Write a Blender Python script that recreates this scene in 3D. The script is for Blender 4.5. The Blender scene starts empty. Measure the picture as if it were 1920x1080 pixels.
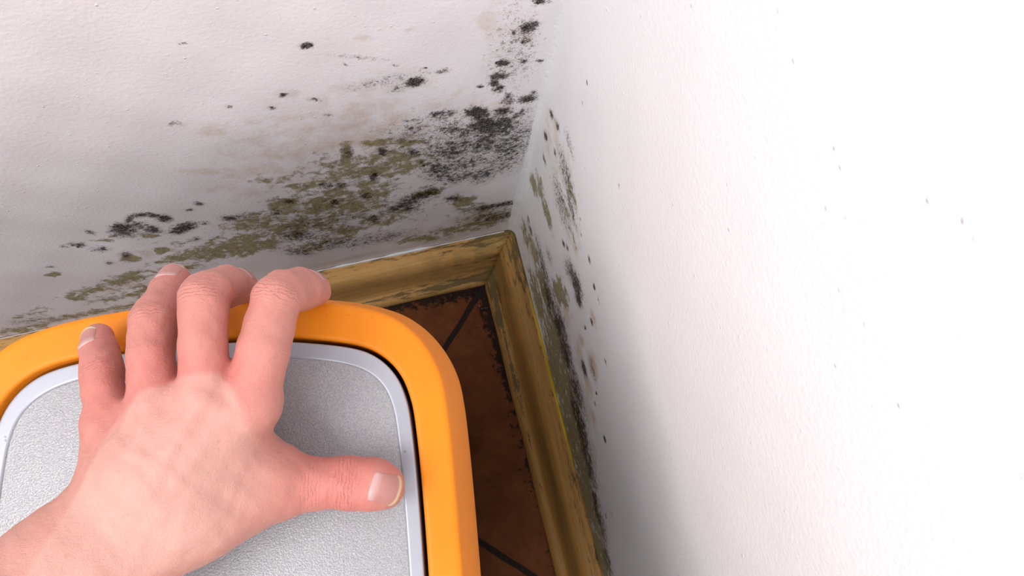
import bpy, bmesh, math
import numpy as np
from mathutils import Matrix, Vector

# ------------------------------------------------------------------ camera
H = 0.85                      # camera height (m)
F = 1300.0                    # focal length in pixels of the 1920 frame
RC = np.array([[0.9687627042725242, -0.2382363457921176, 0.06886411514137955],
               [-0.2164553038055727, -0.9478335865007133, -0.23400554214725877],
               [0.12102034649191779, 0.21178983886110744, -0.9697933490647184]])  # right / down / forward
CP = np.array([-.137 * H, -.282 * H, H])
scn = bpy.context.scene
cam_d = bpy.data.cameras.new('camera')
cam = bpy.data.objects.new('camera', cam_d)
scn.collection.objects.link(cam)
m = Matrix.Identity(4)
for i in range(3):
    m[i][0] = RC[0][i]; m[i][1] = -RC[1][i]; m[i][2] = -RC[2][i]; m[i][3] = CP[i]
cam.matrix_world = m
cam_d.sensor_width = 36; cam_d.lens = F / 1920 * 36
cam_d.clip_start = .01
scn.camera = cam

# ------------------------------------------------------------------ world, lights, exposure
scn.view_settings.view_transform = 'Standard'
scn.view_settings.look = 'None'
scn.view_settings.exposure = 0.0
scn.view_settings.gamma = 1.0
scn.view_settings.use_curve_mapping = False
w = bpy.data.worlds.new('world'); scn.world = w
w.use_nodes = True
w.node_tree.nodes['Background'].inputs[0].default_value = (.93, .94, 1.0, 1)
w.node_tree.nodes['Background'].inputs[1].default_value = 0.20

def area(name, loc, target, size, power, col=(1, 1, 1)):
    d = bpy.data.lights.new(name, 'AREA'); d.shape = 'SQUARE'; d.size = size; d.energy = power; d.color = col
    o = bpy.data.objects.new(name, d); scn.collection.objects.link(o)
    o.location = loc
    o.rotation_euler = (Vector(target) - Vector(loc)).to_track_quat('-Z', 'Y').to_euler()
    return o
area('softbox', (-.80, -.32, 1.40), (-.08, -.12, .5), .46, 8.7, (1, .985, .98))
area('fill_light', (-.40, -.78, 1.32), (-.16, -.0, .45), .40, 6.1, (1, .99, .99))  # added fill light to brighten the walls, stands for no known lamp

# ------------------------------------------------------------------ helpers
C = scn.collection
ZT = .56                      # height of the appliance's top

def ray(px, py): return RC.T @ np.array([(px - 960) / F, (py - 540) / F, 1.0])
def on_z(px, py, z): d = ray(px, py); return CP + d * (z - CP[2]) / d[2]
def on_x(px, py, x=0.0): d = ray(px, py); return CP + d * (x - CP[0]) / d[0]
def on_y(px, py, y=0.0): d = ray(px, py); return CP + d * (y - CP[1]) / d[1]

def mesh_obj(name, verts, faces, mat=None, parent=None, smooth=True):
    me = bpy.data.meshes.new(name)
    me.from_pydata([tuple(map(float, v)) for v in verts], [], [tuple(map(int, f)) for f in faces])
    me.update()
    if smooth:
        me.polygons.foreach_set('use_smooth', [True] * len(me.polygons))
    o = bpy.data.objects.new(name, me); C.objects.link(o)
    if mat: me.materials.append(mat)
    if parent: o.parent = parent
    return o

def fast_mesh(name, V, Q, mat=None, parent=None, smooth=True):
    me = bpy.data.meshes.new(name)
    V = np.ascontiguousarray(V, dtype=np.float32); Q = np.ascontiguousarray(Q, dtype=np.int32)
    me.vertices.add(len(V)); me.vertices.foreach_set('co', V.ravel())
    me.loops.add(Q.size); me.loops.foreach_set('vertex_index', Q.ravel())
    me.polygons.add(len(Q)); me.polygons.foreach_set('loop_start', np.arange(0, Q.size, 4, dtype=np.int32))
    me.update(calc_edges=True); me.validate()
    if smooth: me.polygons.foreach_set('use_smooth', np.ones(len(me.polygons), dtype=bool))
    o = bpy.data.objects.new(name, me); C.objects.link(o)
    if mat: me.materials.append(mat)
    if parent: o.parent = parent
    return o

def attr(o, name, vals):
    a = o.data.attributes.new(name, 'FLOAT', 'POINT')
    a.data.foreach_set('value', np.ascontiguousarray(vals, dtype=np.float32))

def tag(o, label=None, cat=None, kind=None, group=None):
    if label: o['label'] = label
    if cat: o['category'] = cat
    if kind: o['kind'] = kind
    if group: o['group'] = group
    return o

class NT:
    """small wrapper to write node graphs compactly"""
    def __init__(s, name):
        s.m = bpy.data.materials.new(name); s.m.use_nodes = True
        s.t = s.m.node_tree; s.n = s.t.nodes; s.l = s.t.links
        s.b = s.n['Principled BSDF']
    def node(s, typ, ins={}, **kw):
        nd = s.n.new(typ)
        for k, v in kw.items(): setattr(nd, k, v)
        for k, v in ins.items(): s.put(nd.inputs[k], v)
        return nd
    def put(s, sock, v):
        if isinstance(v, bpy.types.NodeSocket): s.l.new(v, sock)
        else:
            if isinstance(v, tuple) and len(v) == 3 and sock.type == 'RGBA': v = (*v, 1)
            sock.default_value = v
    def math(s, op, a, b=0.0, c=0.0, clamp=False):
        nd = s.n.new('ShaderNodeMath'); nd.operation = op; nd.use_clamp = clamp
        s.put(nd.inputs[0], a); s.put(nd.inputs[1], b)
        if op in ('MULTIPLY_ADD', 'SMOOTH_MIN', 'COMPARE'): s.put(nd.inputs[2], c)
        return nd.outputs[0]
    def attr(s, name): return s.node('ShaderNodeAttribute', attribute_name=name).outputs['Fac']
    def coord(s): return s.node('ShaderNodeTexCoord').outputs['Object']
    def noise(s, scale, detail=3, rough=.5, vec=None, dist=0.0, out='Fac'):
        nd = s.node('ShaderNodeTexNoise', {'Scale': scale, 'Detail': detail, 'Roughness': rough, 'Distortion': dist})
        s.l.new(vec if vec else s.coord(), nd.inputs['Vector'])
        return nd.outputs[out]
    def map(s, v, a, b, c=0.0, d=1.0, smooth=False):
        nd = s.n.new('ShaderNodeMapRange'); nd.clamp = True
        if smooth: nd.interpolation_type = 'SMOOTHSTEP'
        s.put(nd.inputs[0], v); s.put(nd.inputs[1], a); s.put(nd.inputs[2], b); s.put(nd.inputs[3], c); s.put(nd.inputs[4], d)
        return nd.outputs[0]
    def mix(s, fac, a, b, blend='MIX'):
        nd = s.n.new('ShaderNodeMix'); nd.data_type = 'RGBA'; nd.blend_type = blend
        s.put(nd.inputs[0], fac); s.put(nd.inputs[6], a); s.put(nd.inputs[7], b)
        return nd.outputs[2]
    def scalev(s, vec, x, y, z):
        nd = s.node('ShaderNodeVectorMath', operation='MULTIPLY'); s.put(nd.inputs[0], vec); nd.inputs[1].default_value = (x, y, z)
        return nd.outputs[0]
    def bump(s, h, strength=.3, dist=.001, normal=None):
        nd = s.node('ShaderNodeBump', {'Strength': strength, 'Distance': dist}); s.l.new(h, nd.inputs['Height'])
        if normal: s.l.new(normal, nd.inputs['Normal'])
        return nd.outputs[0]
    def set(s, **kw):
        names = dict(col='Base Color', rough='Roughness', metal='Metallic', spec='Specular IOR Level', normal='Normal',
                     sss='Subsurface Weight', sssr='Subsurface Radius', ssss='Subsurface Scale', coat='Coat Weight', coatr='Coat Roughness')
        for k, v in kw.items(): s.put(s.b.inputs[names[k]], v)
        return s.m

# ------------------------------------------------------------------ materials: painted plaster with mould
def wall_material(name, base, wave=.12, ggain=.79):
    t = NT(name)
    co = t.coord()
    clump = t.map(t.noise(60, 3, .6, co), .36, .62, .80, 1.12)
    def layer(att, scale, detail, rough, w, lo=.30, hi=.70, dist=0.0, gain=.74):
        n = t.noise(scale, detail, rough, co, dist)
        n = t.map(n, lo, hi)
        a = t.math('MULTIPLY', t.math('MULTIPLY', t.attr(att), gain), clump)
        s = t.math('SUBTRACT', t.math('ADD', n, a), 1.0)       # > 0 where stained
        on = t.map(a, .02, .12)
        return t.math('MULTIPLY', t.map(s, -w * .5, w), on)
    tan = layer('tan_stain', 55, 6, .6, .6)
    green = layer('green_mould', 85, 10, .74, .22, .34, .66, dist=.3, gain=ggain)
    gdark = t.map(t.noise(260, 6, .7, co), .42, .62)
    blk = layer('black_mould', 210, 10, .80, .24, .36, .64, gain=.79)
    fine = t.map(t.noise(900, 3, .6, co), .25, .6)
    blk = t.math('MULTIPLY', blk, t.map(fine, 0, .8, .55, 1.0))
    speck = layer('black_mould', 620, 6, .75, .25, .36, .64, gain=.64)
    blk = t.math('MAXIMUM', blk, t.math('MULTIPLY', speck, .85))
    haze = t.math('MULTIPLY', t.math('POWER', t.attr('black_mould'), 1.3), .22, clamp=True)
    c = t.mix(t.math('MULTIPLY', tan, .62), base, (.60, .40, .22))
    c = t.mix(haze, c, (.22, .19, .18))
    gcol = t.mix(gdark, (.35, .295, .115), (.16, .130, .05))
    c = t.mix(t.math('MULTIPLY', green, .88), c, gcol)
    c = t.mix(t.math('MULTIPLY', blk, .97), c, t.mix(t.map(blk, .1, .75), (.17, .11, .075), (.016, .009, .009)))
    # small white paint nibs and soft undulation
    peel = t.noise(420, 4, .55, co)
    wav = t.noise(35, 3, .5, co)
    vor = t.node('ShaderNodeTexVoronoi', {'Scale': 95.0}); t.l.new(co, vor.inputs['Vector'])
    nib = t.map(vor.outputs['Distance'], .0, .09, 1, 0)
    h = t.math('ADD', t.math('MULTIPLY', peel, .55), t.math('MULTIPLY', nib, .8))
    h = t.math('SUBTRACT', h, t.math('MULTIPLY', green, .6))
    n1 = t.bump(wav, wave, .003)
    n2 = t.bump(h, .60, .0009, n1)
    dk = t.math('MAXIMUM', blk, t.math('MULTIPLY', green, .7))
    return t.set(col=c, rough=.50, spec=t.map(dk, 0, 1, .32, .04), normal=n2)

def blob_field(U, V, blobs, unproj, iu):
    """sum of soft ellipses laid out in the wall's own plane (iu = horizontal axis index)"""
    out = np.zeros(U.shape)
    for (px, py, rx, ry, ang, s, *k) in blobs:
        a = math.radians(ang); ca, sa = math.cos(a), -math.sin(a)
        c = unproj(px, py)
        e1 = (unproj(px + rx * ca, py + rx * sa) - unproj(px - rx * ca, py - rx * sa)) / 2
        e2 = (unproj(px - ry * sa, py + ry * ca) - unproj(px + ry * sa, py - ry * ca)) / 2
        M = np.array([[e1[iu], e2[iu]], [e1[2], e2[2]]])
        Mi = np.linalg.inv(M)
        du = U - c[iu]; dv = V - c[2]
        q = (Mi[0, 0] * du + Mi[0, 1] * dv) ** 2 + (Mi[1, 0] * du + Mi[1, 1] * dv) ** 2
        g = s * np.exp(-.75 * q ** 1.2)
        out = np.maximum(out, g) + .12 * np.minimum(out, g)
    return out

LB = [(905,262,70,26,12,.70),(945,300,40,26,10,.64),(930,240,45,14,12,.84),(955,278,34,16,5,.70),(875,305,50,18,15,.66),(860,330,40,12,15,.70),(915,225,40,8,8,1.05),(975,60,22,40,10,.50),(573,82,11,6,10,1.5),(340,79,5,3,0,1.2),(778,153,18,9,12,1.35),(747,165,22,8,15,.7),(830,132,12,5,10,.85),(797,127,4,2,0,1.1),
 (645,119,4,3,0,1.1),(430,197,6,3,0,1),(510,199,6,3,0,1.1),(530,174,7,4,0,1.1),(587,183,14,4,0,.7),(614,211,10,4,0,.55),
 (1012,1,14,4,0,1.5),(988,50,20,13,20,.95),(965,70,14,8,20,.7),(985,72,15,10,0,.95),(1001,43,10,5,0,1.1),(941,115,13,7,15,1.3),
 (980,112,10,6,0,1.1),(1011,113,8,3,0,1.1),(937,141,18,7,5,1.3),(927,155,12,6,0,1.2),(935,165,13,7,10,1.1),(900,160,6,3,0,1.2),
 (953,185,14,10,20,1.0),(988,184,20,7,8,1.2),(1000,172,6,3,10,1.2),(895,210,22,11,5,1.5),(943,205,18,8,15,1.1),(920,232,35,11,8,1.15),
 (965,215,30,8,25,.85),(940,262,60,34,10,.74),(850,280,55,32,15,.74),(830,215,30,10,10,.75),(905,325,28,15,20,.88),(822,320,38,22,-15,.8),
 (860,248,60,32,10,.66),(780,250,70,35,5,.50),(985,250,22,40,0,.6),(960,100,45,90,-10,.42),(928,384,48,5,8,1.15),(925,405,50,14,10,.75),
 (892,205,9,5,0,1.6),(905,222,14,5,0,1.3),(890,235,16,5,0,1.2),(850,240,14,6,10,1.0),(815,212,14,5,15,1.0),(780,222,14,5,5,.8),(770,238,9,4,0,.95),
 (234,430,27,12,0,1.15),(222,424,16,9,0,1.2),(255,420,20,8,0,1.0),(285,428,20,8,-10,1.0),(243,408,14,6,35,1.15),(262,400,18,5,5,1.15),(285,401,16,5,-8,1.05),
 (308,407,15,7,-10,1.3),(345,425,24,8,12,1.45),(330,433,14,6,0,1.1),(372,380,8,4,-10,1.2),(355,391,9,3,10,.9),(385,417,9,4,0,.9),(368,446,8,4,0,1.0),
 (170,434,12,4,-15,1.0),(150,458,10,5,0,1.0),(135,456,8,4,0,.9),(190,465,18,5,0,.85),(235,475,10,7,0,1.0),(205,490,8,4,0,.8),(120,460,8,4,0,.7),
 (430,407,16,6,0,1.1),(455,402,20,6,10,.8),(518,395,14,7,0,.9),(545,375,12,5,0,.9),(620,455,60,10,8,.66),(700,448,90,10,10,.66),(760,380,50,12,20,.9),
 (800,362,30,10,20,.9),(770,388,18,8,0,1.0),(640,345,12,6,0,.8),(700,330,10,8,60,1.1),(716,280,10,12,60,.9),(770,285,16,8,0,.95),(560,440,40,12,0,.75),
 (625,376,10,5,0,1.1),(610,410,120,40,12,.5),(850,370,16,6,0,1.0),(560,470,30,8,0,.8),(65,600,50,8,5,.6),(240,583,60,5,10,.6),(650,285,14,12,60,.8),
 (725,150,80,10,10,.45),(740,120,6,2,0,.9),(668,105,60,4,-5,.45),(330,520,20,8,0,.7),(610,345,14,6,0,.9),(685,365,14,6,0,.9),(700,410,14,7,0,.95)]
LG = [(925,408,45,12,8,.85),(880,425,60,9,8,.8),(430,468,110,15,8,1.08),(330,482,50,8,10,.95),(350,500,40,8,5,.85),(480,415,70,16,12,.90),(528,382,26,13,0,1.2),(560,420,110,28,12,.84),(640,375,110,46,14,.84),(650,320,90,36,10,.82),
 (740,300,80,32,12,.82),(800,362,34,14,15,.9),(720,410,70,22,14,.82),(648,284,14,20,0,1.1),(720,262,50,10,10,.9),(775,265,30,8,5,1.0),(868,377,27,13,0,1.25),
 (790,446,50,9,6,.9),(850,430,60,10,10,.75),(900,400,60,20,10,.62),(620,450,60,10,8,.75),(245,483,20,7,0,1.15),(240,520,60,12,14,1.0),(165,545,50,9,12,.86),
 (300,468,22,6,0,1.0),(190,449,20,4,0,.95),(40,618,70,10,8,.82),(180,583,110,7,11,.90),(255,572,50,8,12,.8),(100,513,14,5,0,1.2),(95,498,14,3,0,.9),(140,557,22,6,0,1.1),(60,585,60,10,10,.5),
 (460,452,90,18,8,1.0),(560,350,40,12,0,.85),(500,335,50,12,0,.6),(330,230,16,5,0,.5),(940,205,14,7,0,.8),(700,318,36,14,0,1.1),(640,430,40,12,0,1.0),(590,460,30,10,0,.9),(770,310,40,16,10,1.0),
 (200,560,40,10,10,.6),(260,545,60,14,10,.8),(350,455,60,8,5,.5),(220,440,30,5,0,.5),(278,440,30,6,0,.9),(700,365,50,18,20,.95),(590,385,60,20,10,.9)]
LT = [(340,232,13,5,0,1.3),(410,238,32,13,10,.85),(770,53,14,5,0,1.0),(680,70,14,6,0,1.1),(540,172,24,8,0,.65),(385,320,60,7,3,.85),(560,270,130,60,12,.62),
 (690,215,120,55,10,.62),(900,30,50,18,0,.55),(935,200,20,14,60,.8),(700,255,100,40,10,.65),(860,190,60,20,10,.5),(500,330,100,40,10,.55),(910,410,60,25,8,.9),(820,440,80,14,8,.8),
 (960,60,40,50,0,.45),(300,470,60,14,0,.5),(230,540,60,14,10,.6),(430,100,20,4,0,.4)]
A = -76
RB = [(1035,215,12,5,A,1.2),(1046,236,12,5,A,1.0),(1024,256,12,5,A,1.2),(1042,285,10,3,A,1.1),(1062,330,60,9,A,.68),(1052,380,60,9,A,.72),(1068,270,30,5,A,.6),(1022,300,14,3,A,.9),(1072,390,40,4,A,.8),
 (992,410,8,2,A,1.2),(996,430,10,3,A,1.2),(985,425,14,3,A,.8),(1057,457,8,3,A,1.3),(1064,464,8,3,A,1.1),(1068,505,24,8,A,.88),(1082,535,30,8,A,1.1),(1085,560,16,5,A,1.3),(1106,486,9,3,A,1.5),
 (1115,537,8,3,A,1.5),(1124,563,4,2,A,1.3),(1110,603,8,3,A,1.3),(1098,614,5,3,A,1.3),(1050,610,40,10,A,1.0),(1062,660,45,9,A,1.0),(1030,560,50,10,A,.85),(1082,730,60,9,A,.9),(1096,690,20,4,A,1.1),
 (1112,690,30,4,A,.6),(1090,800,80,9,A,.85),(1102,860,60,8,A,.85),(1080,770,50,6,A,.9),(1135,823,9,3,A,1.5),(1156,824,3,2,0,1.2),(1117,757,4,2,A,1.3),(1119,737,4,2,A,1.3),(1122,960,60,7,A,.85),(1137,966,6,2,A,1.2),
 (1136,678,8,2,A,.9),(1140,1050,30,6,A,.8),(1143,1053,6,2,A,1.2),(1020,500,60,5,A,.8),(1030,480,20,4,A,.6),(1102,153,4,2,A,1.2),(1092,192,3,2,A,1),(1162,348,3,2,A,1.1),(1097,314,3,2,A,.9),(1080,60,4,1.5,A,.8)]
RB = [(x, y, rx * .85, ry * .62, a, min(s_, 1.3)) if rx < 15 else (x, y, rx, ry, a, s_) for x, y, rx, ry, a, s_ in RB]
RG = [(1008,560,60,9,A,1.0),(1038,690,70,9,A,1.05),(1068,810,70,9,A,1.05),(1097,930,70,9,A,1.0),(1122,1035,60,8,A,1.0),(1002,347,20,6,A,1.3),(1014,352,30,6,A,.9),(1026,400,40,5,A,.9),(1050,550,32,12,A,1.05),(1020,540,60,9,A,.95),(1042,640,70,17,A,1.02),(1060,720,80,17,A,1.0),(1078,800,90,15,A,.98),
 (1095,880,80,13,A,.98),(1112,960,80,12,A,.95),(1130,1040,70,10,A,.95),(1070,420,60,5,A,.6),(1075,375,50,6,A,.55),(1005,480,60,6,A,.85),(985,440,30,5,A,.8)]
RT = [(1080,468,13,4,A,1.5),(1112,597,13,4,A,1.5),(1086,655,16,5,A,1.4),(1114,690,26,8,A,1.5),(1103,722,26,7,A,1.3),(1115,785,14,4,A,1.3),(1148,962,7,3,A,1.3),(1048,300,90,18,A,.72),(1065,400,60,14,A,.6),
 (1065,590,20,6,A,1.1),(1092,640,12,4,A,1.2),(1100,760,60,8,A,.8),(1110,860,60,9,A,.7),(990,450,40,8,A,.9),(1123,950,50,9,A,.7),(1090,680,20,5,A,1.2),(1113,780,10,4,A,1)]

def spaced(fine_end, step, end):
    a = list(np.arange(0, fine_end, step)); s = step; x = a[-1]
    while x < end:
        s *= 1.35; x += s; a.append(min(x, end))
    return np.array(a)

def build_wall(name, axis, blobs, unproj, mat):
    us = -spaced(.62 if axis == 'y' else .5, .0022, 2.2)
    zs = spaced(.60, .0022, 2.5)
    U, Z = np.meshgrid(us, zs, indexing='ij')
    nu, nz = U.shape
    # faint hand-plastered undulation, more of it close to the corner
    und = .0007 * np.sin(U * 31 + Z * 17) * np.sin(Z * 23 - U * 9) + .0004 * np.sin(U * 83 + 1) * np.sin(Z * 71)
    und *= np.clip(-U / .03, 0, 1) * (1 if axis == 'y' else .35)
    und = (und - (.0011 if axis == 'y' else .0004) * np.clip(-U / .03, 0, 1)) * np.clip((Z - .08) / .02, 0, 1)
    P = np.stack([U, und, Z], -1) if axis == 'y' else np.stack([und, U, Z], -1)
    V = P.reshape(-1, 3)
    idx = np.arange(nu * nz).reshape(nu, nz)
    Q = np.stack([idx[:-1, :-1], idx[1:, :-1], idx[1:, 1:], idx[:-1, 1:]], -1).reshape(-1, 4)
    if axis == 'y': Q = Q[:, ::-1]
    if axis == 'y': Q = Q[:, ::-1]                       # normal must face the room (-y)
    else: Q = Q[:, ::-1]
    o = fast_mesh(name, V, Q, mat)
    # normals: check and flip if they look away from the room
    nrm = o.data.polygons[0].normal
    if (nrm.y if axis == 'y' else nrm.x) > 0: o.data.flip_normals()
    iu = 0 if axis == 'y' else 1
    for nm, b in zip(('black_mould', 'green_mould', 'tan_stain'), blobs):
        attr(o, nm, blob_field(U.ravel(), Z.ravel(), b, unproj, iu))
    sm = o.modifiers.new('thickness', 'SOLIDIFY'); sm.thickness = .08; sm.offset = -1
    tag(o, kind='structure')
    return o

wall_mat_l = wall_material('plaster_back', (.875, .845, .875))
wall_mat_r = wall_material('plaster_right', (.87, .865, .885), .04, .92)
build_wall('wall_back', 'y', (LB, LG, LT), on_y, wall_mat_l)
build_wall('wall_right', 'x', (RB, RG, RT), on_x, wall_mat_r)

# floor: terracotta tiles laid diagonally, dark grout
t = NT('terracotta_tiles')
co = t.coord()
sx = t.node('ShaderNodeSeparateXYZ'); t.l.new(co, sx.inputs[0])
X, Y = sx.outputs[0], sx.outputs[1]
wob = t.math('MULTIPLY', t.math('SUBTRACT', t.noise(40, 3, .5, co), .5), .004)
u = t.math('ADD', t.math('MULTIPLY', t.math('ADD', X, Y), .70711), wob)
v = t.math('ADD', t.math('MULTIPLY', t.math('SUBTRACT', X, Y), .70711), wob)
T = .3246
def line(c, off):
    p = t.math('PINGPONG', t.math('ADD', c, off), T / 2)       # 0 at multiples of T
    return t.map(p, .0028, .0040, 1, 0)
gr = t.math('MAXIMUM', line(u, 0.0), line(v, 0.0))
cl = t.mix(t.map(t.noise(28, 6, .65, co), .3, .7), (.105, .030, .009), (.185, .062, .020))
cl = t.mix(t.map(t.noise(300, 4, .6, co), .55, .75), cl, (.10, .045, .025))
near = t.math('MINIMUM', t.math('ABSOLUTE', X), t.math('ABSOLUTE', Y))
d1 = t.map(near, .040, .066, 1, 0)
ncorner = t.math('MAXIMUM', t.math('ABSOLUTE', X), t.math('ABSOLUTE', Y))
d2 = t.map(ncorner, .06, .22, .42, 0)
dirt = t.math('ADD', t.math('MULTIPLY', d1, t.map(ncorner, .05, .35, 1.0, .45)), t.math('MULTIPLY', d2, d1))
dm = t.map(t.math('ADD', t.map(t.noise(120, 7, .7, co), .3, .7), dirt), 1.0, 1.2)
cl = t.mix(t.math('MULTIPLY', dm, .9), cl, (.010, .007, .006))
lime = t.math('MULTIPLY', t.map(t.noise(190, 5, .7, co), .60, .70), t.map(ncorner, .06, .11, 1, 0))
cl = t.mix(t.math('MULTIPLY', lime, .5), cl, (.45, .42, .42))
cl = t.mix(gr, cl, (.022, .014, .012))
hh = t.math('SUBTRACT', t.math('MULTIPLY', t.noise(250, 4, .6, co), .3), gr)
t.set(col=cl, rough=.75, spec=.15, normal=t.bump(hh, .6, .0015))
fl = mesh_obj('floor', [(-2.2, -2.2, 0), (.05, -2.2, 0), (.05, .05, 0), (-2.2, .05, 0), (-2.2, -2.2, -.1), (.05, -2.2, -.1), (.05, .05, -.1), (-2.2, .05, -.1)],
              [(0, 1, 2, 3), (7, 6, 5, 4), (0, 4, 5, 1), (1, 5, 6, 2), (2, 6, 7, 3), (3, 7, 4, 0)], t.m, smooth=False)
tag(fl, kind='structure')

# skirting: moulded, yellow-ochre painted wood
def wood_material(name, axis):
    t = NT(name); co = t.coord()
    st = t.scalev(co, .05 if axis == 'x' else 1, .05 if axis == 'y' else 1, 1)
    streak = t.map(t.noise(260, 5, .6, st), .35, .65)
    cl = t.mix(streak, (.52, .285, .095), (.63, .365, .135) ) if axis == 'x' else t.mix(streak, (.33, .165, .042), (.42, .225, .065))  # same paint on both boards; weaker light on the right one painted in darker
    st2 = t.scalev(co, .16 if axis == 'x' else 1, .16 if axis == 'y' else 1, 1)
    sx = t.node('ShaderNodeSeparateXYZ'); t.l.new(co, sx.inputs[0])
    a, z = (sx.outputs[0], sx.outputs[2]) if axis == 'x' else (sx.outputs[1], sx.outputs[2])
    dd = sx.outputs[1] if axis == 'x' else sx.outputs[0]
    dd = t.math('ABSOLUTE', dd)
    la = t.math('ABSOLUTE', a)
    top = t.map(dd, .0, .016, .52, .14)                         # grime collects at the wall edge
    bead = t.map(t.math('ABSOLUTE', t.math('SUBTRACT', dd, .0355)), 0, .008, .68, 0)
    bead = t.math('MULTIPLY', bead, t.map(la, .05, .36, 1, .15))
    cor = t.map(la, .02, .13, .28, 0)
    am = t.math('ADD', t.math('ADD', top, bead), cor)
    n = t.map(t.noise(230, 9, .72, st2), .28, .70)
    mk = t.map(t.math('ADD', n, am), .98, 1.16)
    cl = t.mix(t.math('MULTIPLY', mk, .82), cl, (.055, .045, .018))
    n3 = t.map(t.noise(620, 4, .6, t.scalev(co, .10 if axis == 'x' else 1, .10 if axis == 'y' else 1, 1)), .62, .68)
    cl = t.mix(t.math('MULTIPLY', n3, t.map(dd, 0, .03, .9, .15)), cl, (.03, .022, .012))
    olive = t.math('MULTIPLY', t.map(t.noise(45, 4, .6, co), .42, .6), t.map(la, .02, .2, .5, .05))
    cl = t.mix(olive, cl, (.19, .15, .05))
    if axis == 'y':
        yl = t.math('MULTIPLY', t.map(dd, .0022, .0032, 1, 0), t.math('MULTIPLY', t.map(la, .07, .12), t.map(la, .24, .30, 1, 0)))
        cl = t.mix(t.math('MULTIPLY', yl, .85), cl, (.60, .44, .015))
    return t.set(col=cl, rough=.5, spec=.2, normal=t.bump(streak, .25, .0006))

PROF = [(0, .0722), (.0035, .0723), (.0050, .0706), (.0062, .0713), (.0110, .0706), (.0160, .0690), (.0195, .0662), (.0220, .0615), (.0238, .0540), (.0250, .0450),
        (.0262, .0350), (.0282, .0240), (.0308, .0165), (.0332, .0140), (.0355, .0142), (.0380, .0138), (.0405, .0118), (.0425, .0082), (.0433, .0040), (.0433, .0), (0, 0)]
def skirting(name, axis, mat):
    n = 40; V = []; Fc = []
    P = len(PROF)
    for i in range(n + 1):
        for d, z in PROF:
            s = -d - (i / n) ** 1.6 * (2.2 - d)
            j = .0005 * math.sin(s * 47 + z * 90) * (1 if 0 < i < n and d > .001 and z > 0 else 0)
            V.append((s, -d + j, z) if axis == 'x' else (-d + j, s, z))
    for i in range(n):
        for k in range(P):
            a, b = i * P + k, i * P + (k + 1) % P
            Fc.append((a, b, b + P, a + P))
    Fc.append(tuple(range(P))); Fc.append(tuple(range(n * P, n * P + P)))
    o = mesh_obj(name, V, Fc, mat)
    bm = bmesh.new(); bm.from_mesh(o.data); bmesh.ops.recalc_face_normals(bm, faces=bm.faces); bm.to_mesh(o.data); bm.free()
    o.data.polygons.foreach_set('use_smooth', [len(p.vertices) == 4 for p in o.data.polygons])
    tag(o, kind='structure')
    return o
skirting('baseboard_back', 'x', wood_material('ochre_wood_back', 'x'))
skirting('baseboard_right', 'y', wood_material('ochre_wood_right_shaded', 'y'))

# plaster fillet in the vertical corner and the sealant line above the back skirting
t = NT('sealant'); co = t.coord()
g = t.map(t.noise(300, 6, .7, co), .52, .70)
cl = t.mix(t.math('MULTIPLY', g, .2), (.84, .845, .87), (.50, .48, .44))
t.set(col=cl, rough=.4, normal=t.bump(t.noise(160, 4, .6, co), .4, .002))
V = []; Fc = []; N = 120; K = 7
for i in range(N + 1):
    z = .0722 + (i / N) ** 2 * 2.4
    r = .0042 + .0055 * math.exp(-((z - .14) / .10) ** 2) + .0006 * math.sin(z * 190) + .0005 * math.sin(z * 77 + 1)
    for k in range(K):
        a = math.pi / 2 * k / (K - 1)
        V.append((-r + r * math.sin(a) - .0002 if k < K - 1 else .0005, -r + r * math.cos(a) - .0002 if k else .0005, z))
for i in range(N):
    for k in range(K - 1):
        a = i * K + k; Fc.append((a, a + K, a + K + 1, a + 1))
o = mesh_obj('trim_1', V, Fc, t.m)
sm = o.modifiers.new('t', 'SOLIDIFY'); sm.thickness = .001; sm.offset = 1
tag(o, kind='structure')
V = []; Fc = []; N = 260; K = 7
for i in range(N + 1):
    x = -.012 - (i / N) * 1.2
    s = .5 + .5 * math.sin(x * 61) * math.sin(x * 23 + 1) + .25 * math.sin(x * 210)
    s -= 1.4 * max(0, min(1, (-.30 - x) / .05))
    s *= .35 + .65 * max(0, min(1, (-.06 - x) / .05))
    r = .0004 + .0013 * max(0, s)
    for k in range(K):
        a = math.pi * (k / (K - 1)) * .75 - .3
        V.append((x, -.0012 - r * math.cos(a) * 1.2, .0722 + r * math.sin(a) * 1.6 + .0004))
for i in range(N):
    for k in range(K - 1):
        a = i * K + k; Fc.append((a, a + 1, a + K + 1, a + K))
t2 = NT('white_sealant'); t2.set(col=(.74, .74, .76), rough=.35)
o = mesh_obj('trim_2', V, Fc, t2.m)
tag(o, kind='structure')

# ------------------------------------------------------------------ the appliance
def catmull(pts, per):
    out = []
    n = len(pts)
    for i in range(n):
        p0, p1, p2, p3 = (np.array(pts[(i + k - 1) % n]) for k in range(4))
        for j in range(per):
            s = j / per
            out.append(.5 * (2 * p1 + (p2 - p0) * s + (2 * p0 - 5 * p1 + 4 * p2 - p3) * s * s + (3 * p1 - p0 - 3 * p2 + p3) * s ** 3))
    return np.array(out)
YC = -150.0
def outline(q):
    """closed curve (mm) from one measured quadrant, mirrored about the middle of the appliance"""
    a = q[:-1]                                                  # apex .. side
    right = a + [q[-1]] + [(x, 2 * YC - y) for x, y in a[::-1]]
    left = [(-x, y) for x, y in right[1:-1]][::-1]
    return catmull(right + left, 8)
RIDGE = outline([(0,15.9),(26,14.8),(50.5,11.9),(67,8.0),(78.3,2.6),(87.6,-6.4),(93.9,-18.1),(96.6,-31),(98.0,-56.3),(98.9,-100),(99.2,-150)])
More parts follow.
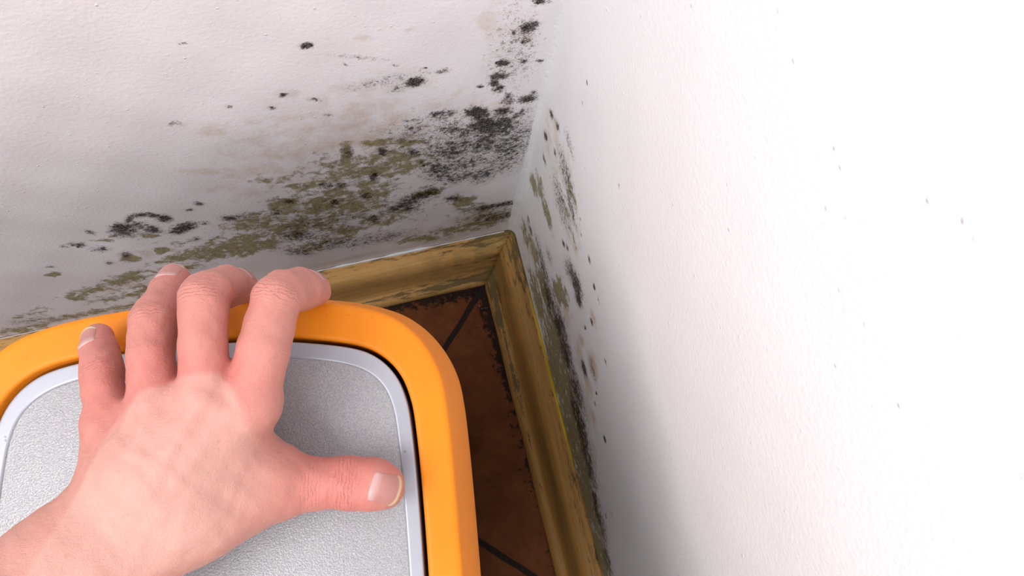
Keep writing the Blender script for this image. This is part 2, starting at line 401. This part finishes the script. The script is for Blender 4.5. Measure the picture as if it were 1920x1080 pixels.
INNER = outline([(0,0),(26,-.9),(46,-3.4),(62,-7.0),(71.6,-12.4),(78.3,-20.5),(82.0,-30.5),(83.6,-42),(84.9,-66),(85.7,-100),(86,-150)])
GRAIN = outline([(0,-8.6),(24,-9.4),(42,-11.2),(57,-14.6),(66,-19.2),(71.6,-25.5),(74.7,-34),(76.2,-46),(77.5,-70),(78.3,-100),(78.6,-150)])
def offset(c, d):
    tng = np.roll(c, -1, 0) - np.roll(c, 1, 0); tng /= np.linalg.norm(tng, axis=1)[:, None]
    n = np.stack([-tng[:, 1], tng[:, 0]], 1)
    if (n[0] @ np.array([0, 1.0])) < 0: n = -n
    return c + n * d
def loft(name, rings, mat, parent, close_last=False, close_first=False):
    N = len(rings[0][0]); V = []; Fc = []
    for c, z in rings:
        V += [(p[0] / 1000, p[1] / 1000, z / 1000) for p in c]
    for i in range(len(rings) - 1):
        for k in range(N):
            a, b = i * N + k, i * N + (k + 1) % N
            Fc.append((a, b, b + N, a + N))
    if close_last: Fc.append(tuple(range((len(rings) - 1) * N, len(rings) * N)))
    if close_first: Fc.append(tuple(range(N)))
    o = mesh_obj(name, V, Fc, mat, parent)
    bm = bmesh.new(); bm.from_mesh(o.data); bmesh.ops.recalc_face_normals(bm, faces=bm.faces); bm.to_mesh(o.data); bm.free()
    return o

root = bpy.data.objects.new('dehumidifier', None); C.objects.link(root)
th = math.radians(-9)
off = -9.5 / 1000
root.location = (-0.19914083 + off * math.cos(th), -0.17056411 + off * math.sin(th), 0)
root.rotation_euler = (0, 0, th)
tag(root, 'upright appliance with orange rim and grey panelled top standing on the tiles in the corner', 'appliance')
t = NT('orange_plastic'); co = t.coord()
cl = t.mix(t.map(t.noise(18, 4, .6, co), .35, .7), (.74, .225, .010), (.68, .195, .007))
cl = t.mix(t.map(t.noise(420, 3, .6, co), .66, .74), cl, (.58, .18, .01))
orange = t.set(col=cl, rough=.45, spec=.22, normal=t.bump(t.noise(900, 3, .6, co), .12, .0004))
t = NT('black_recess'); t.set(col=(.012, .010, .010), rough=.6); black = t.m
t = NT('smooth_grey_plastic'); co = t.coord()
cl = t.mix(t.map(t.noise(30, 4, .6, co), .35, .7), (.345, .355, .40), (.38, .39, .435))
cl = t.mix(t.map(t.noise(350, 3, .5, co), .70, .74), cl, (.24, .22, .22))
grey_s = t.set(col=cl, rough=.38, metal=.25, spec=.4)
t = NT('grained_silver_plastic'); co = t.coord()
n = t.map(t.noise(1900, 3, .65, co), .35, .65)
cl = t.mix(n, (.255, .25, .26), (.385, .38, .39))
grey_g = t.set(col=cl, rough=.40, metal=.40, spec=.4, normal=t.bump(t.noise(1300, 2, .6, co), .35, .0005))
z = ZT * 1000
loft('rim', [(offset(INNER, -.0), z - 22), (offset(INNER, .0), z - 1.6), (offset(INNER, .3), z - .6), (offset(INNER, 1.1), z - .1), (offset(INNER, 2.2), z), (offset(INNER, 2.8), z),
             (offset(RIDGE, -2.9), z), (offset(RIDGE, -2.2), z - .03), (offset(RIDGE, -.9), z - .35), (offset(RIDGE, -.1), z - 1.1), (offset(RIDGE, .35), z - 2.4),
             (offset(RIDGE, 3.2), z - 13), (offset(RIDGE, 5.4), z - 22), (offset(RIDGE, 6.9), z - 31), (offset(RIDGE, 7.5), z - 40), (offset(RIDGE, 7.5), z - 62), (offset(RIDGE, 4.5), z - 64)],
     orange, root)
t = NT('dark_grey_plastic'); t.set(col=(.10, .10, .11), rough=.5); dark = t.m
body = loft('body', [(offset(RIDGE, 4.6), z - 58), (offset(RIDGE, 4.6), z - 64), (offset(RIDGE, 3.0), 60), (offset(RIDGE, 2.0), 24), (offset(RIDGE, -3), 14)], dark, root, True, True)
loft('panel_recess', [(offset(INNER, .3), z - 2.2), (offset(INNER, .3), z - 20), (offset(INNER, -3), z - 20)], black, root, True)
# smooth raised border, with a faint second step, then the grained field a hair lower
loft('panel_border', [(offset(INNER, -1.8), z - 19.5), (offset(INNER, -1.8), z - 2.5), (offset(INNER, -2.0), z - 2.1), (offset(INNER, -2.4), z - 1.95), (offset(INNER, -2.9), z - 1.93),
                      (offset(INNER, -3.2), z - 1.93), (offset(INNER * .5 + GRAIN * .5, 0), z - 1.93), (offset(GRAIN, 1.0), z - 1.93), (offset(GRAIN, .5), z - 1.95), (offset(GRAIN, .1), z - 2.15), (offset(GRAIN, -.2), z - 2.5)], grey_s, root)
loft('top_panel', [(offset(GRAIN, .1), z - 3.5), (GRAIN, z - 2.4), (offset(GRAIN, -.5), z - 2.3)], grey_g, root, True)
for k, (fx, fy) in enumerate([(-75, -20), (75, -20), (-75, -280), (75, -280)]):
    ang = np.linspace(0, 2 * math.pi, 24, endpoint=False)
    circ = lambda r: np.stack([fx + r * np.cos(ang), fy + r * np.sin(ang)], 1)
    loft('foot', [(circ(11), 0), (circ(12), 2), (circ(12), 20)], black, root, True, True)

# ------------------------------------------------------------------ the hand: one implicit skin, polygonised
D0 = lambda px, py, h: on_z(px, py, ZT + h / 1000)
def rad(px_r, p):                                              # a radius measured in photo pixels, at that distance
    return px_r * float(RC[2] @ (p - CP)) / F
def J(px, py, h, r):
    p = D0(px, py, h); return (*p, rad(r, p))
UP = np.array([0, 0, 1.0])

def capsule(P, a, b, flat=1.0):
    a_, b_ = np.array(a[:3]), np.array(b[:3])
    ab = b_ - a_; L2 = ab @ ab
    t_ = np.clip(((P - a_) @ ab) / L2, 0, 1)
    q = P - a_ - t_[:, None] * ab
    if flat != 1.0:
        n = UP - ab * (UP @ ab) / L2; n /= np.linalg.norm(n)
        c = q @ n
        q = q + np.outer(c * (flat - 1), n)
    tt = t_ * t_ * (3 - 2 * t_) * .3 + t_ * .7
    return np.linalg.norm(q, axis=1) - (a[3] + (b[3] - a[3]) * tt)
def smin(a, b, k):
    h = np.maximum(k - np.abs(a - b), 0) / k
    return np.minimum(a, b) - h * h * k * .25

FING = {
 'index':  [J(469,758,36,52), J(494,655,39,48), J(519,560,37,45.5), J(530,551,34,44.5), J(562,543,20,40), J(586,543,7,34)],
 'middle': [J(385,748,40,47), J(381,645,42,44), J(380,560,40,44), J(390,550,37,43.5), J(424,538,22,39), J(452,539,7,32)],
 'ring':   [J(290,762,37,45), J(283,672,34,42), J(289,604,27,42.5), J(296,590,24,41), J(316,548,14,35), J(327,524,9,28.5)],
 'little': [J(206,805,30,43), J(195,740,26,37), J(191,705,22,37.5), J(190,690,20,36), J(188,658,14,33), J(184,636,11,29)],
}
THUMB = [J(400,935,22,70), J(520,908,15,56), J(590,907,13,48), J(650,905,12,49), J(700,908,11,49), J(716,912,10,43.5)]
META = [
 (J(320,925,32,74), J(464,765,32,52)), (J(290,900,36,70), J(386,760,36,53)), (J(255,890,34,66), J(292,775,33,50)),
 (J(225,880,30,60), J(212,812,27,46)), (J(385,955,26,82), J(500,905,18,64)), (J(425,840,27,56), J(465,865,20,50))]
ARM = [J(288,970,31,112), J(150,1066,38,118), J(-30,1188,50,124)]
_d = np.array(ARM[2][:3]) - np.array(ARM[1][:3]); _d /= np.linalg.norm(_d)
ARM.append((*(np.array(ARM[2][:3]) + _d * .17), ARM[2][3] * 1.35))
TEND = [(J(462,752,40,9), J(300,960,40,9)), (J(385,748,42,9), J(285,955,42,9)), (J(291,762,38,8), J(268,945,40,8))]

def bumps(P):
    """gentle irregular relief so the back of the hand is not a smooth blob"""
    x, y, z_ = P[:, 0] * 1000, P[:, 1] * 1000, P[:, 2] * 1000
    return (.00032 * np.sin(x / 3.1 + 1.3 * np.sin(y / 5.3)) * np.sin(y / 3.7 + 1.1 * np.sin(x / 6.1))
            + .00015 * np.sin(x / 1.4 + np.sin(z_ / 2.0)) * np.sin(y / 1.7 + np.sin(x / 2.3)))

def skin_sdf(P):
    d = capsule(P, META[0][0], META[0][1])
    for a, b in META[1:]:
        d = smin(d, capsule(P, a, b), .010)
    fl = 1.55
    for a, b in zip(ARM[:-1], ARM[1:]):
        d = smin(d, capsule(P, a, b, fl), .010)
    for i_, (a, b) in enumerate(TEND):                          # extensor tendons and knuckle heads
        da, L = np.array(a[:3]), np.array(b[:3]) - np.array(a[:3])
        tt = np.clip(((P - da) @ L) / (L @ L), 0, 1)
        q = P - da - tt[:, None] * L
        d = d - .0011 * np.exp(-((q[:, 0] ** 2 + q[:, 1] ** 2) / .0028 ** 2)) * (1 - tt) * (P[:, 2] > ZT + .02)
    # a vein running obliquely over the back
    va, vb = D0(215, 820, 45), D0(380, 930, 50)
    L = vb - va; tt = np.clip(((P - va) @ L) / (L @ L), 0, 1); q = P - va - tt[:, None] * L
    q[:, 0] += .0015 * np.sin(tt * 9)
    d = d - .0004 * np.exp(-((q[:, 0] ** 2 + q[:, 1] ** 2) / .0018 ** 2)) * (P[:, 2] > ZT + .02)
    palm = d
    out = None
    for nm, ch in list(FING.items()) + [('thumb', THUMB)]:
        f = None
        for a, b in zip(ch[:-1], ch[1:]):
            c = capsule(P, a, b)
            f = c if f is None else smin(f, c, .0012)
        g = smin(palm, f, .010 if nm == 'thumb' else .007)
        out = g if out is None else smin(out, g, .0018)
    # fine relief: creases over the finger joints
    for nm, ch, js in [('index', FING['index'], (2,)), ('middle', FING['middle'], (2,)), ('ring', FING['ring'], (2, 4)), ('little', FING['little'], (2, 4)), ('thumb', THUMB, (3,))]:
        for j in js:
            c = np.array(ch[j][:3]); ax = np.array(ch[j + 1][:3]) - np.array(ch[j - 1][:3]); ax /= np.linalg.norm(ax)
            q = P - c; s = q @ ax; up = q @ UP
            wgt = np.exp(-(s / .0040) ** 2) * (up > 0) * (np.abs(out) < .004) * np.clip(up / .005, 0, 1)
            side = q - np.outer(s, ax)
            wob = .0006 * np.sin(side[:, 0] * 900 + side[:, 1] * 700)
            out = out + wgt * .00013 * np.cos((s + wob) * 2 * math.pi / .0024)
    return out + bumps(P)

def polygonise(fn, lo, hi, h):
    """surface nets; the field is only evaluated finely in blocks near the surface"""
    B = 8
    n = np.ceil((hi - lo) / (h * B)).astype(int)
    bx, by, bz = np.meshgrid(*[np.arange(k) for k in n], indexing='ij')
    ctr = lo + (np.stack([bx, by, bz], -1).reshape(-1, 3) + .5) * h * B
    dc = fn(ctr)
    near = np.abs(dc) < h * B * 1.8
    N = n * B
    D = np.repeat(np.repeat(np.repeat(dc.reshape(n), B, 0), B, 1), B, 2).astype(np.float32)
    g = np.stack(np.meshgrid(*[np.arange(B)] * 3, indexing='ij'), -1).reshape(-1, 3)
    blk = np.stack([bx, by, bz], -1).reshape(-1, 3)[near]
    for s in range(0, len(blk), 400):
        ii = (blk[s:s + 400, None, :] * B + g[None]).reshape(-1, 3)
        D[ii[:, 0], ii[:, 1], ii[:, 2]] = fn(lo + (ii + .5) * h)
    S = D < 0
    c000 = [S[i:N[0] - 1 + i, j:N[1] - 1 + j, k:N[2] - 1 + k] for i in (0, 1) for j in (0, 1) for k in (0, 1)]
    cnt = sum(c.astype(np.int8) for c in c000)
    act = (cnt > 0) & (cnt < 8)
    cells = np.argwhere(act)
    idm = -np.ones(act.shape, dtype=np.int32); idm[act] = np.arange(len(cells))
    acc = np.zeros((len(cells), 3)); num = np.zeros(len(cells))
    corners = [(i, j, k) for i in (0, 1) for j in (0, 1) for k in (0, 1)]
    for a in corners:
        for ax in range(3):
            if a[ax]: continue
            b = list(a); b[ax] = 1
            ia = cells + a; ib = cells + b
            da = D[ia[:, 0], ia[:, 1], ia[:, 2]]; db = D[ib[:, 0], ib[:, 1], ib[:, 2]]
            cr = (da < 0) != (db < 0)
            tt = np.where(cr, da / np.where(cr, da - db, 1), 0)
            p = np.array(a, float)[None] + 0 * acc; p[:, ax] += tt
            acc[cr] += p[cr]; num[cr] += 1
    V = lo + (cells + acc / num[:, None] + .5) * h
    quads = []
    for ax in range(3):
        o1, o2 = [(1, 2), (2, 0), (0, 1)][ax]
        sl = [slice(1, N[k] - 1) for k in range(3)]
        A0 = S[tuple(sl)]; sl2 = list(sl); sl2[ax] = slice(2, N[ax]); A1 = S[tuple(sl2)]
        e = np.argwhere(A0 != A1) + 1
        ins = S[e[:, 0], e[:, 1], e[:, 2]]
        def cid(d1, d2):
            q = e.copy(); q[:, o1] -= d1; q[:, o2] -= d2
            return idm[q[:, 0], q[:, 1], q[:, 2]]
        q = np.stack([cid(1, 1), cid(0, 1), cid(0, 0), cid(1, 0)], 1)
        q[~ins] = q[~ins][:, ::-1]
        quads.append(q)
    Q = np.concatenate(quads); Q = Q[(Q >= 0).all(1)]
    return V, Q

allj = [j for c in FING.values() for j in c] + THUMB + [j for p in META for j in p] + ARM
pts = np.array([j[:3] for j in allj]); rr = np.array([j[3] for j in allj])
lo = (pts - rr[:, None]).min(0) - .004
hi = (pts + rr[:, None]).max(0) + .004
HV, HQ = polygonise(skin_sdf, lo, hi, .0009)

# colour: redder knuckles and fingertips, light on the back of the hand painted in as paler skin
def gs(p, c, s): return np.exp(-((p - np.array(c)) ** 2).sum(1) / (2 * s * s))
red = np.zeros(len(HV))
for nm, ch in FING.items():
    red += .6 * gs(HV, ch[2][:3], .009) + .45 * gs(HV, ch[4][:3], .009) + .5 * gs(HV, np.array(ch[0][:3]) + (0, .004, .006), .011) + .35 * gs(HV, ch[1][:3], .010) + .6 * gs(HV, ch[5][:3], .008)
for j, s in ((2, .5), (3, .65), (5, .6), (1, .3)): red += s * gs(HV, THUMB[j][:3], .012)
# light falling on the metacarpals and wrist, painted as a paler patch
q = (HV - CP) @ RC.T; qx = 960 + F * q[:, 0] / q[:, 2]; qy = 540 + F * q[:, 1] / q[:, 2]
def plane_of(px, py): return D0(px, py, 46)[:2]
poly = [plane_of(*p) for p in [(150,905),(200,800),(262,735),(330,708),(412,700),(440,735),(462,800),(478,860),(490,930),(430,1010),(300,1080),(60,1120)]]
def poly_sd(P2, poly):
    d = np.full(len(P2), 1e9); ins = np.zeros(len(P2), bool)
    for i in range(len(poly)):
        a, b = poly[i], poly[(i + 1) % len(poly)]
        e = b - a; w_ = P2 - a
        tt = np.clip(w_ @ e / (e @ e), 0, 1)
        d = np.minimum(d, np.linalg.norm(w_ - tt[:, None] * e, axis=1))
        c = ((a[1] <= P2[:, 1]) != (b[1] <= P2[:, 1])) & (P2[:, 0] < (b[0] - a[0]) * (P2[:, 1] - a[1]) / (b[1] - a[1] + 1e-12) + a[0])
        ins ^= c
    return np.where(ins, -d, d)
sd = poly_sd(HV[:, :2], poly)
pale = np.clip(.5 - sd / .0022, 0, 1) * np.clip((HV[:, 2] - ZT - .025) / .02, 0, 1)
pale = np.maximum(pale, .7 * np.clip((-.235 - HV[:, 0]) / .04, 0, 1))

t = NT('skin'); co = t.coord()
vr, vp = t.attr('redness'), t.attr('painted_light')
mott = t.map(t.noise(70, 4, .6, co), .3, .7)
cl = t.mix(mott, (.475, .21, .168), (.51, .25, .203))
cl = t.mix(t.math('MULTIPLY', vr, t.map(mott, 0, 1, .6, 1.0), clamp=True), cl, (.52, .155, .130))
cl = t.mix(t.math('MULTIPLY', vp, .46), cl, (.55, .335, .28))  # painted light on the back of the hand
fre = t.map(t.noise(160, 2, .5, co), .70, .75)
cl = t.mix(t.math('MULTIPLY', fre, .4), cl, (.42, .18, .12))
cs, cw = t.attr('crease_at'), t.attr('crease_weight')
ph = t.math('ADD', cs, t.math('MULTIPLY', t.noise(190, 3, .6, co), 3.2))
ln = t.map(t.math('SINE', t.math('MULTIPLY', ph, 4.6)), .55, 1.0)
ln = t.math('MULTIPLY', t.math('MULTIPLY', ln, cw), t.map(t.noise(330, 2, .5, co), .38, .55))
cl = t.mix(t.math('MULTIPLY', ln, .30), cl, (.42, .15, .12))
cre = t.node('ShaderNodeTexVoronoi', {'Scale': 900.0}, feature='DISTANCE_TO_EDGE'); t.l.new(t.scalev(co, 1.0, 1.6, 1.0), cre.inputs['Vector'])
b1 = t.bump(t.map(cre.outputs['Distance'], 0, .12), .30, .00025)
b2 = t.bump(t.noise(220, 5, .65, co), .42, .0012, t.bump(t.math('MULTIPLY', ln, -1.0), .6, .0007, b1))
skin = t.set(col=cl, rough=.46, spec=.34, normal=b2, sss=.15, sssr=(1.0, .35, .2), ssss=.003)
hand = fast_mesh('person', HV, HQ, skin)
hand.data.validate()
attr(hand, 'redness', np.clip(red, 0, 1.2)); attr(hand, 'painted_light', pale)
cs = np.zeros(len(HV)); cw = np.zeros(len(HV))
for ch, j, wd in [(FING['index'], 2, 3.6), (FING['middle'], 2, 3.6), (FING['ring'], 2, 3.4), (FING['little'], 2, 3.2), (THUMB, 3, 3.8), (FING['ring'], 4, 1.6), (FING['little'], 4, 1.5), (THUMB, 2, 4.0)]:
    c = np.array(ch[j][:3]); ax = np.array(ch[j + 1][:3]) - np.array(ch[j - 1][:3]); ax /= np.linalg.norm(ax)
    q = HV - c; sx_ = q @ ax * 1000
    ww = np.exp(-(sx_ / wd) ** 2) * (np.linalg.norm(q, axis=1) < .015) * np.clip(q[:, 2] / .006, 0, 1) * (.4 if ch is THUMB and j == 2 else 1)
    cs = np.where(ww > cw, sx_, cs); cw = np.maximum(cw, ww)
attr(hand, 'crease_at', cs); attr(hand, 'crease_weight', cw)
tag(hand, "bare left hand and forearm resting on the grey top, fingertips over the orange rim", 'person')

# fingernails: curved plates seated on the skin
t = NT('fingernail'); co = t.coord()
vn = t.attr('along')
cl = t.mix(t.map(vn, .12, .32), (.50, .30, .28), (.42, .19, .165))
cl = t.mix(t.map(vn, .86, .93), cl, (.58, .43, .27))
nail_m = t.set(col=cl, rough=.32, spec=.35, coat=.1, coatr=.25)
def nail(ch, up_hint, length, width, back=.0):
    tip = np.array(ch[-1][:3]); pre = np.array(ch[-2][:3]); r = ch[-1][3]
    ax = tip - pre; ax /= np.linalg.norm(ax)
    up = np.array(up_hint, float); up -= ax * (up @ ax); up /= np.linalg.norm(up)
    sd_ = np.cross(ax, up)
    NU, NV = 18, 16
    P = []; al = []
    for i in range(NU + 1):
        s = i / NU
        for j in range(NV + 1):
            a = (j / NV * 2 - 1)
            # rounded free edge and rounded root
            e0 = -.30 * (1 - abs(a) ** 2.2) ** .5 * .35
            e1 = 1 - .25 * (1 - (1 - abs(a) ** 2.5) ** .5)
            ss = e0 * (1 - s) + e1 * s
            wloc = width * (1 - .10 * (1 - s))
            base = tip + ax * (r * .72 - length + back + ss * length)
            P.append((base, a * wloc / 2)); al.append(s)
    O = []
    for base, xo in P:
        # march from outside along -up until the skin is met
        o_ = base + sd_ * xo + up * r * 1.9
        O.append(o_)
    O = np.array(O); hit = O.copy(); 
    for _ in range(40):
        d = skin_sdf(hit)
        hit = hit - up * np.clip(d, -.002, .002)[:, None] * .8
    Vn = hit.copy().reshape(NU + 1, NV + 1, 3)
    # smooth the plate, lift it slightly, sink its side and root borders
    for _ in range(6):
        Vn[1:-1, 1:-1] = (Vn[:-2, 1:-1] + Vn[2:, 1:-1] + Vn[1:-1, :-2] + Vn[1:-1, 2:]) / 4
    Vn = Vn + up * .00035
    Vn[0] -= up * .0006; Vn[:, 0] -= up * .0006; Vn[:, -1] -= up * .0006
    idx = np.arange((NU + 1) * (NV + 1)).reshape(NU + 1, NV + 1)
    Q = np.stack([idx[:-1, :-1], idx[:-1, 1:], idx[1:, 1:], idx[1:, :-1]], -1).reshape(-1, 4)
    o = fast_mesh('fingernail', Vn.reshape(-1, 3), Q, nail_m, hand)
    bm = bmesh.new(); bm.from_mesh(o.data)
    if sum((f.normal.dot(Vector(up)) for f in bm.faces)) < 0: bmesh.ops.reverse_faces(bm, faces=bm.faces)
    bm.to_mesh(o.data); bm.free()
    attr(o, 'along', np.array(al))
    md = o.modifiers.new('thick', 'SOLIDIFY'); md.thickness = .0005; md.offset = -1
    return o
nail(THUMB, UP, .0118, .0124)
nail(FING['ring'], (0, .3, 1), .0100, .0100)
nail(FING['little'], (-.15, -.2, 1), .0088, .0084, -.0022)
nail(FING['middle'], (.55, .8, .12), .0105, .0105)
nail(FING['index'], (.55, .8, .12), .0105, .0105)
